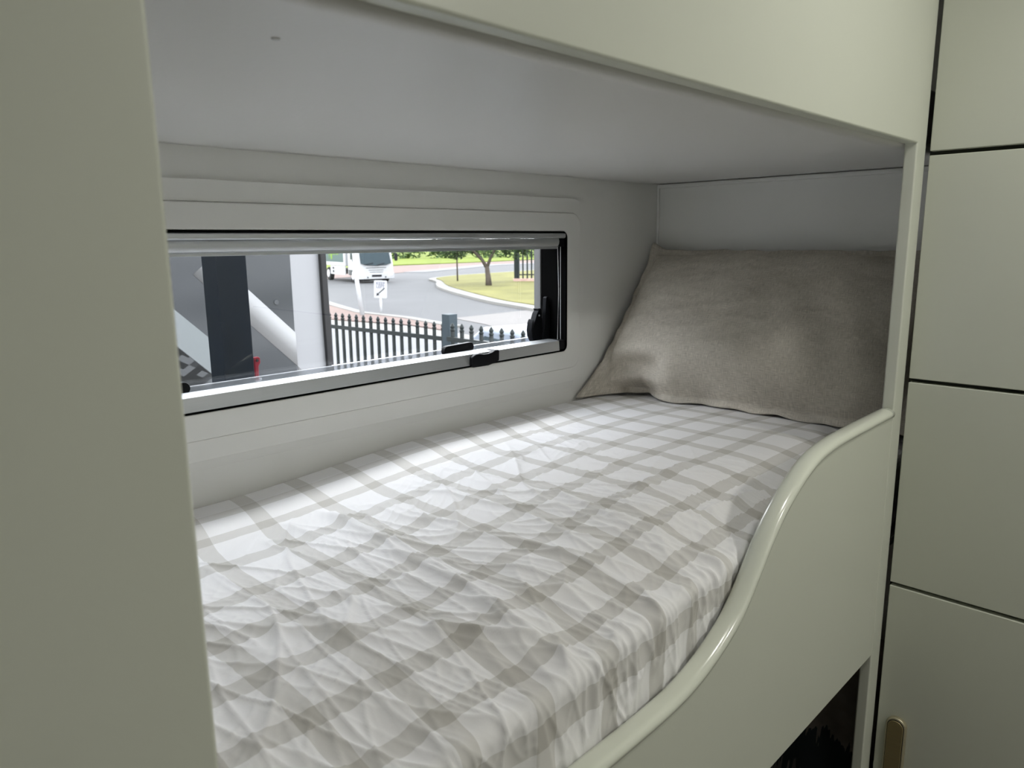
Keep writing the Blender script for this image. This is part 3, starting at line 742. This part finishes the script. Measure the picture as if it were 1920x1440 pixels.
# stripe with an airbrushed light to dark blend across its width
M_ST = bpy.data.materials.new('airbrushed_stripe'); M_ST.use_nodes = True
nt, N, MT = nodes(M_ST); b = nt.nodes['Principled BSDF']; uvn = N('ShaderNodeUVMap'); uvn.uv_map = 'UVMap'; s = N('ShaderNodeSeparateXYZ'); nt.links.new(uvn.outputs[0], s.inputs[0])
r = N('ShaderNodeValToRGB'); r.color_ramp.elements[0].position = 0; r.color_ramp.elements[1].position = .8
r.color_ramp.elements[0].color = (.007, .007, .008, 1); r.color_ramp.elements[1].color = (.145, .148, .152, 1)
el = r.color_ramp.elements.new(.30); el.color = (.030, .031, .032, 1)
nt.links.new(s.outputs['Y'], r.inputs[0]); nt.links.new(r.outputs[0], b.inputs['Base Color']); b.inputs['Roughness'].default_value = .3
def decal(name, low, high, m_, d=D2):
    """a strip between a lower and an upper edge line, with uv running across it"""
    vs_ = []; fs_ = []; uv_ = []
    n = 12
    for i in range(n + 1):
        t = i / n
        for (p0, p1), vv in ((low, 0), (high, 1)):
            vs_.append((p0[0] + (p1[0] - p0[0]) * t, d, p0[1] + (p1[1] - p0[1]) * t)); uv_.append((t, vv))
    for i in range(n): fs_.append((2 * i, 2 * i + 2, 2 * i + 3, 2 * i + 1))
    k = len(vs_)
    vs_ += [(x, vy - .0002, z) for x, y, z in vs_]; uv_ += uv_
    for i in range(n):
        fs_.append((k + 2 * i, k + 2 * i + 1, k + 2 * i + 3, k + 2 * i + 2)); fs_.append((2 * i, k + 2 * i, k + 2 * i + 2, 2 * i + 2)); fs_.append((2 * i + 1, 2 * i + 3, k + 2 * i + 3, k + 2 * i + 1))
    me = bpy.data.meshes.new('d'); me.from_pydata(vs_, [], fs_); ul = me.uv_layers.new(name='UVMap')
    for lp in me.loops: ul.data[lp.index].uv = uv_[lp.vertex_index]
    return link(name, me, m_, nc)
decal('stripe_decal', ((1.248, -.117), (1.683, -.543)), ((1.332, -.048), (1.683, -.391)), M_ST)
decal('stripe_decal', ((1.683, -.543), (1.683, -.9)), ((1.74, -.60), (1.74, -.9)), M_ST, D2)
MB().prism([(-.4, 1.3 * .96 - .22), (1.139, -.227), (1.327, -.41), (1.327, -.562), (1.143, -.38), (-.4, 1.3 * .96 - .373)][:6], D2, D1 - .0001).build('pale_stripe_decal', mat('pale_silver_print', (.105, .114, .117), rough=.6, var=.04, scale=1), nc)
MB().prism([(-.4, 1.3 * .96 - .376), (1.143, -.383), (1.327, -.565), (1.40, -.9), (-.4, -.9)], D2, D1 - .0001).build('chequer_decal', None, nc)
ch = bpy.data.materials.new('chequered_print'); ch.use_nodes = True
nt, N, MT = nodes(ch); b = nt.nodes['Principled BSDF']; tcn = N('ShaderNodeTexCoord'); s = N('ShaderNodeSeparateXYZ'); nt.links.new(tcn.outputs['Object'], s.inputs[0])
A_ = MT('ADD', MT('MULTIPLY', s.outputs['X'], 20), MT('MULTIPLY', s.outputs['Z'], 34)); B3 = MT('SUBTRACT', MT('MULTIPLY', s.outputs['X'], 20), MT('MULTIPLY', s.outputs['Z'], 34))
wn_ = N('ShaderNodeTexWhiteNoise'); wn_.noise_dimensions = '2D'; cb = N('ShaderNodeCombineXYZ'); nt.links.new(MT('FLOOR', A_), cb.inputs[0]); nt.links.new(MT('FLOOR', B3), cb.inputs[1]); nt.links.new(cb.outputs[0], wn_.inputs['Vector'])
r = N('ShaderNodeValToRGB'); r.color_ramp.interpolation = 'CONSTANT'; r.color_ramp.elements[0].color = (.004, .0045, .005, 1); r.color_ramp.elements[1].position = .78; r.color_ramp.elements[1].color = (.04, .042, .044, 1)
el = r.color_ramp.elements.new(.5); el.color = (.010, .011, .012, 1)
b.inputs['Specular IOR Level'].default_value = .1; nt.links.new(wn_.outputs['Value'], r.inputs[0]); nt.links.new(r.outputs[0], b.inputs['Base Color'])
bpy.data.objects['chequer_decal'].data.materials.clear(); bpy.data.objects['chequer_decal'].data.materials.append(ch)
M_BT = mat('black_body_trim', (.006, .006, .007), rough=.6, spec=.15)
MB().prism([(1.848, -1.84), (1.882, -1.84), (1.866, -.85), (1.853, -.30), (1.846, .2), (1.812, .55), (1.712, .86), (1.555, .963), (1.54, .93), (1.685, .83), (1.78, .53), (1.818, .2), (1.822, -.30), (1.833, -.85)], vy - .022, vy + .0).build('edge_moulding', M_BT, nc, bevel=.004)
for x in (1.475, 1.60):
    MB().lathe([(0, .012), (-.004, .011)], (x, D1, -.12 if x < 1.5 else -.25), 'y', 14).build('screw_cover', mat('grey_screw_cover', (.035, .037, .04), rough=.5), nc)
for x in (-.6, -1.45):
    wv = MB().lathe([(.0, .20), (.02, .33), (.2, .33), (.22, .2)], (x, vy + .02, G + .33), 'y', 30).build('wheel', M_TYRE, nc)
    MB().lathe([(-.005, .10), (.0, .19), (.02, .2)], (x, vy + .02, G + .33), 'y', 24).build('wheel_rim', M_CHROME, nc)
MB().box(-4.2, 2.3, vy + .3, vy + .36, -1.95, -1.851).box(-4.2, 2.3, vy + 1.8, vy + 1.86, -1.95, -1.851).build('chassis_rail', M_BT, nc)

cl = thing('steel_column', 'dark navy steel column standing in front of the striped caravan', 'post', (.93, 2.04, G))
MB().box(.892, .981, 1.99, 2.08, G, 1.2).build('column', M_NAVY, cl, bevel=.004)
MB().box(.888, .9, 1.975, 1.9895, -.34, -.21).build('clip', M_NAVY, cl)
MB().box(.84, 1.03, 1.95, 2.12, G, G + .012).build('foot_plate', M_NAVY, cl)
M_RED = mat('red_enamel', (.11, .006, .013), rough=.35)
jk = thing('jack_stand', 'slim stand with a red lever beside the navy column', 'lever', (1.04, 2.13, G))
MB().tube([(1.05, 2.13, G), (1.05, 2.13, -.405)], .018, 12).build('jack_post', M_WHITE, jk, smooth=True)
MB().prism([(1.032, -.398), (1.045, -.392), (1.085, -.44), (1.085, -.50), (1.032, -.50)], 2.105, 2.1115).build('bracket', M_WHITE, jk)
MB().prism([(1.0285, -.405), (1.040, -.405), (1.0415, -.36), (1.048, -.352), (1.0475, -.336), (1.042, -.333), (1.030, -.3335), (1.027, -.337), (1.030, -.345), (1.029, -.36)], 2.085, 2.097).build('red_lever', M_RED, jk, bevel=.002)
MB().lathe([(0, .0045), (-.003, .004)], (1.0375, 2.085, -.3435), 'y', 12).build('pivot_pin', M_BLK, jk)

# delivery truck on the street
TR = thing('truck', 'white delivery truck with a green sided body stopped on the street', 'truck', (0, 0, 0))
def tb(name, mb, m_, parent=TR, **k): return mb.build(name, m_, parent, **k)
W2 = 1.08
cabp = [(-.02, .42), (-.02, 1.12), (.10, 1.45), (.35, 2.35), (.55, 2.45), (1.75, 2.45), (1.8, .42)]    # (depth, z) side outline
tb('cab', MB().prism([(p[0], p[1]) for p in cabp], -W2, W2, 'x'), M_WHITE, bevel=.07, seg=3)
tb('windscreen', MB().prism([(-.93, 1.13), (-.62, 1.03), (0, 1.0), (.62, 1.03), (.93, 1.13), (.9, 1.95), (-.9, 1.95)], -.06, .30), M_GLZ, bevel=.02)
WS = bpy.data.objects['windscreen']
WS.data.transform(Matrix(((1, 0, 0, 0), (0, 1, .32, -.38), (0, 0, 1, 0), (0, 0, 0, 1))))
tb('wiper', MB().tube([(.05, -.12, 1.04), (.5, -.10, 1.14)], .02, 6), M_BLK); tb('wiper', MB().tube([(-.7, -.12, 1.08), (-.2, -.10, 1.16)], .02, 6), M_BLK)
M_GL = mat('grey_grille', (.035, .04, .04), rough=.5)
tb('grille_bar', MB().box(-.62, .62, -.045, -.005, .865, .895), M_GL)
tb('grille_bar', MB().box(-.45, .45, -.045, -.005, .74, .76), M_GL)
tb('grille_bar', MB().box(-.40, .40, -.07, -.02, .60, .635), M_GL)
tb('bumper', MB().prism(rrect(-1.10, 1.10, .22, .60, .08), -.10, .30), M_WHITE, bevel=.04, seg=3)
tb('number_plate', MB().box(-.30, .30, -.125, -.101, .36, .475), M_BLK, bevel=.01)
for s_ in (-1, 1):
    tb('headlight', MB().prism([(s_ * .98, .42), (s_ * .70, .40), (s_ * .74, .54), (s_ * .98, .56)], -.115, -.08), mat('headlight_lens', (.55, .57, .56), rough=.1), bevel=.01)
    tb('fog_lamp', MB().lathe([(0, .05), (-.02, .04)], (s_ * .55, -.101, .33), 'y', 14), M_GL)
    mr = tb('mirror', MB().prism(rrect(s_ * 1.30 - .09, s_ * 1.30 + .09, 1.25, 1.70, .05), .02, .12), M_BLK, bevel=.02)
    tb('mirror_arm', MB().tube([(s_ * 1.08, .18, 1.75), (s_ * 1.3, .08, 1.68)], .02, 6), M_BLK)
    tb('side_window', MB().box(s_ * 1.075, s_ * 1.085, .45, 1.3, 1.35, 2.05) if s_ > 0 else MB().box(-1.085, -1.075, .45, 1.3, 1.35, 2.05), M_GLZ)
    tb('step', MB().box(*sorted((s_ * 1.0, s_ * 1.1)), 1.0, 1.6, .45, .75), M_GL)
tb('chassis', MB().box(-.45, .45, .3, 7.0, .42, .70), M_BLK)
tb('sump', MB().box(-.95, .75, .32, .9, .14, .40), M_BLK)
for y in (.95, 5.6):
    for s_ in (-1, 1):
        x = s_ * .93
        wl = tb('wheel', MB().lathe([(-.14, .28), (-.12, .41), (.12, .41), (.14, .28)], (x, y, .41), 'x', 24), M_TYRE)
        tb('wheel_hub', MB().lathe([(-.02, .26), (.02, .2)] if s_ > 0 else [(-.02, .2), (.02, .26)], (x + s_ * .15, y, .41), 'x', 20), M_CHROME)
tb('body_box', MB().box(-1.15, 1.15, 2.0, 7.2, .95, 3.0), M_WHITE, bevel=.03)
for s_ in (-1, 1):
    xs = sorted((s_ * 1.151, s_ * 1.162))
    tb('side_banner', MB().box(*xs, 2.35, 6.9, 1.18, 2.8), mat('grey_green_banner', (.042, .070, .064), rough=.6))
    for k in range(3):
        y0 = 4.2 + k * .85 if s_ < 0 else 2.8 + k
        tb('banner_chevron', MB().prism([(y0, 2.6), (y0 + .22, 1.36), (y0 + .42, 1.30), (y0 + .62, 1.9), (y0 + .82, 1.30), (y0 + 1.0, 2.6), (y0 + .8, 2.6), (y0 + .74, 1.8), (y0 + .62, 2.3), (y0 + .5, 2.3), (y0 + .36, 1.8), (y0 + .2, 2.6)], *sorted((s_ * 1.163, s_ * 1.17)), 'x') if k == 0 else MB().box(*sorted((s_ * 1.163, s_ * 1.17)), 2.6 + k * .6, 3.0 + k * .6, 1.62, 1.75), mat('lime_lettering', (.10, .19, .008), rough=.6))
    tb('side_skirt', MB().box(*sorted((s_ * 1.10, s_ * 1.14)), 2.1, 4.9, .42, .94), M_WHITE)
    tb('air_tank', MB().box(*sorted((s_ * 1.141, s_ * 1.16)), 4.2, 4.45, .52, .66), M_BLK); tb('air_tank', MB().box(*sorted((s_ * 1.141, s_ * 1.16)), 4.2, 4.45, .74, .86), M_BLK)
TR.location = (25.75, 36.2, G); TR.rotation_euler = (0, 0, math.radians(-14.5))

# parked car behind the gate
M_CARP = mat('pale_blue_car_paint', (.13, .15, .18), rough=.4)
CR_ = thing('car', 'pale blue parked car showing its roof and windscreen behind the gate', 'car', (0, 0, 0))
cp = [(-2.0, .3), (-2.05, .62), (-1.95, .78), (-1.05, .86), (-.35, 1.28), (.2, 1.36), (.95, 1.33), (1.65, .98), (2.05, .9), (2.1, .35)]
MB().prism(cp, -.83, .83).build('car_body', M_CARP, CR_, bevel=.06, seg=3)
MB().prism([(-1.0, .87), (-.34, 1.295), (-.30, 1.29), (-.2, 1.25), (-.7, .86)], -.70, .70).build('windscreen', M_GLZ, CR_)
for s_ in (-1, 1):
    MB().prism([(-.75, .90), (-.30, 1.22), (.85, 1.24), (1.3, .96)], *sorted((s_ * .832, s_ * .838))).build('side_glass', M_GLZ, CR_)
    for x in (-1.3, 1.35):
        MB().lathe([(-.1, .2), (-.09, .31), (.09, .31), (.1, .2)], (x, s_ * .77, .31), 'y', 22).build('wheel', M_TYRE, CR_)
    MB().box(-.55, -.38, *sorted((s_ * .86, s_ * 1.0)), .92, 1.04).build('wing_mirror', M_CARP, CR_, bevel=.02)
CR_.location = (6.40, 5.08, G); CR_.rotation_euler = (0, 0, math.radians(75))

# trees
def bark(): return mat('grey_bark', (.05, .042, .034), rough=.95, var=.3, scale=14)
M_BARK = bark()
def leaves_mat(n, c): return mat(n, c, rough=.7, var=.5, scale=3)
M_LEAF = leaves_mat('dark_green_leaves', (.018, .032, .012)); M_LEAF2 = leaves_mat('hedge_leaves', (.03, .055, .014))
def foliage(name, blobs, n, size, m_, parent, seed):
    rng = random.Random(seed); vs_ = []; fs_ = []
    for (c, rad) in blobs:
        for _ in range(n):
            d = Vector((rng.gauss(0, 1), rng.gauss(0, 1), rng.gauss(0, 1))).normalized() * (rng.random() ** .4)
            p = Vector(c) + Vector((d.x * rad[0], d.y * rad[1], d.z * rad[2]))
            a = Vector((rng.gauss(0, 1), rng.gauss(0, 1), rng.gauss(0, .6))).normalized(); b_ = a.cross(Vector((rng.gauss(0, 1), rng.gauss(0, 1), rng.gauss(0, 1)))).normalized()
            l = size * rng.uniform(.6, 1.3); k = len(vs_)
            vs_ += [tuple(p - a * l), tuple(p + b_ * l * .4), tuple(p + a * l), tuple(p - b_ * l * .4)]; fs_.append((k, k + 1, k + 2, k + 3))
    me = bpy.data.meshes.new('f'); me.from_pydata(vs_, [], fs_)
    return link(name, me, m_, parent)
t1 = thing('tree', 'forked young street tree growing on the dry grass island', 'tree', (26.2, 27.2, G + .12))
MB().tube([(26.2, 27.2, G + .1), (26.22, 27.25, -1.8), (26.26, 27.38, -1.25)], .17, 12, .11).build('trunk', M_BARK, t1, smooth=True)
MB().tube([(26.26, 27.38, -1.3), (26.15, 27.6, -.9), (25.8, 28.1, -.3), (25.4, 28.6, .6)], .095, 10, .05).build('branch', M_BARK, t1, smooth=True)
MB().tube([(26.26, 27.38, -1.3), (26.45, 27.3, -.8), (26.7, 27.1, -.2), (27.0, 26.9, .8)], .085, 10, .05).build('branch', M_BARK, t1, smooth=True)
foliage('crown', [((26.3, 27.4, .5), (1.8, 1.8, 1.35)), ((25.2, 28.5, -.1), (.9, .9, .8)), ((27.3, 26.4, -.1), (1.0, 1.0, .8)), ((26.3, 27.4, 1.7), (1.2, 1.2, 1.0))], 900, .10, M_LEAF, t1, 3)
t2 = thing('sapling', 'slim young tree with a thin straight trunk left of the forked tree', 'tree', (28.14, 31.76, G + .12))
MB().tube([(28.14, 31.76, G + .1), (28.3, 31.95, -.6), (28.35, 32.0, 1.0)], .045, 8, .03).build('trunk', M_BARK, t2, smooth=True)
foliage('crown', [((28.3, 32.0, .15), (1.1, 1.1, .9)), ((27.6, 32.6, -.15), (.6, .6, .55)), ((28.9, 31.2, .0), (.7, .7, .65))], 500, .09, M_LEAF, t2, 5)

bs = thing('corner_fence', 'dark steel palisade fence corner on a brick plinth right of the forked tree', 'fence', (30.2, 28.4, G + .1))
M_BRK = mat('weathered_brick', (.30, .21, .18), rough=.95, var=.15, scale=3)
u1 = Vector((.66, -.75, 0)).normalized(); v1 = Vector((u1.y * -1, u1.x, 0))
def along(t, w0, w1, z0, z1, dpt=.0, dp2=.1):
    o = Vector((29.75, 28.85, 0))
    P = [o + u1 * t[0] + v1 * dpt, o + u1 * t[1] + v1 * dpt, o + u1 * t[1] + v1 * dp2, o + u1 * t[0] + v1 * dp2]
    return MB().prism([(p.x, p.y) for p in P], z0, z1, 'z')
along((-.05, 2.6), 0, 0, G + .1, -2.02, -.05, .3).build('brick_plinth', M_BRK, bs)
along((0, .30), 0, 0, -2.02, .2, .05, .15).build('corner_panel', M_FENCE, bs)
for k in range(9):
    along((.45 + k * .24, .53 + k * .24), 0, 0, -2.02, .1, .06, .1).build('pale', M_FENCE, bs)
for z in (-1.85, -.1):
    along((.3, 2.6), 0, 0, z, z + .06, .101, .14).build('rail', M_FENCE, bs)

# hedges and street trees along the far verge
rng = random.Random(8)
hd = thing('hedge', 'low clipped hedge line far across the street', 'hedge', (75, 90, G))
foliage('hedge_leaves', [((52 + k * 4.6, 100 - k * 4.6, G + .8), (3.2, 3.2, 1.2)) for k in range(13)], 420, .3, M_LEAF2, hd, 9)
for k, (x, y, lab) in enumerate([(64, 118, 'tall verge tree far beyond the truck'), (88, 100, 'tall verge tree far beyond the sapling'), (108, 84, 'tall verge tree far beyond the forked tree'), (128, 66, 'tall verge tree far behind the corner fence')]):
    t = thing('tree', lab, 'tree', (x, y, G))
    MB().tube([(x, y, G), (x + .2, y, 2.5)], .35, 10, .22).build('trunk', M_BARK, t, smooth=True)
    foliage('crown', [((x, y, 5.5), (5, 5, 3.6)), ((x + 3, y - 3, 4.2), (3.2, 3.2, 2.4)), ((x - 3, y + 3, 4.4), (3.2, 3.2, 2.4))], 900, .45, M_LEAF2, t, 20 + k)

for o in SC.objects:
    if o.parent is None and o.type != 'CAMERA' and o.type != 'LIGHT' or (o.type == 'LIGHT' and o.parent is None and o.name != 'sun'):
        o.location.z += H
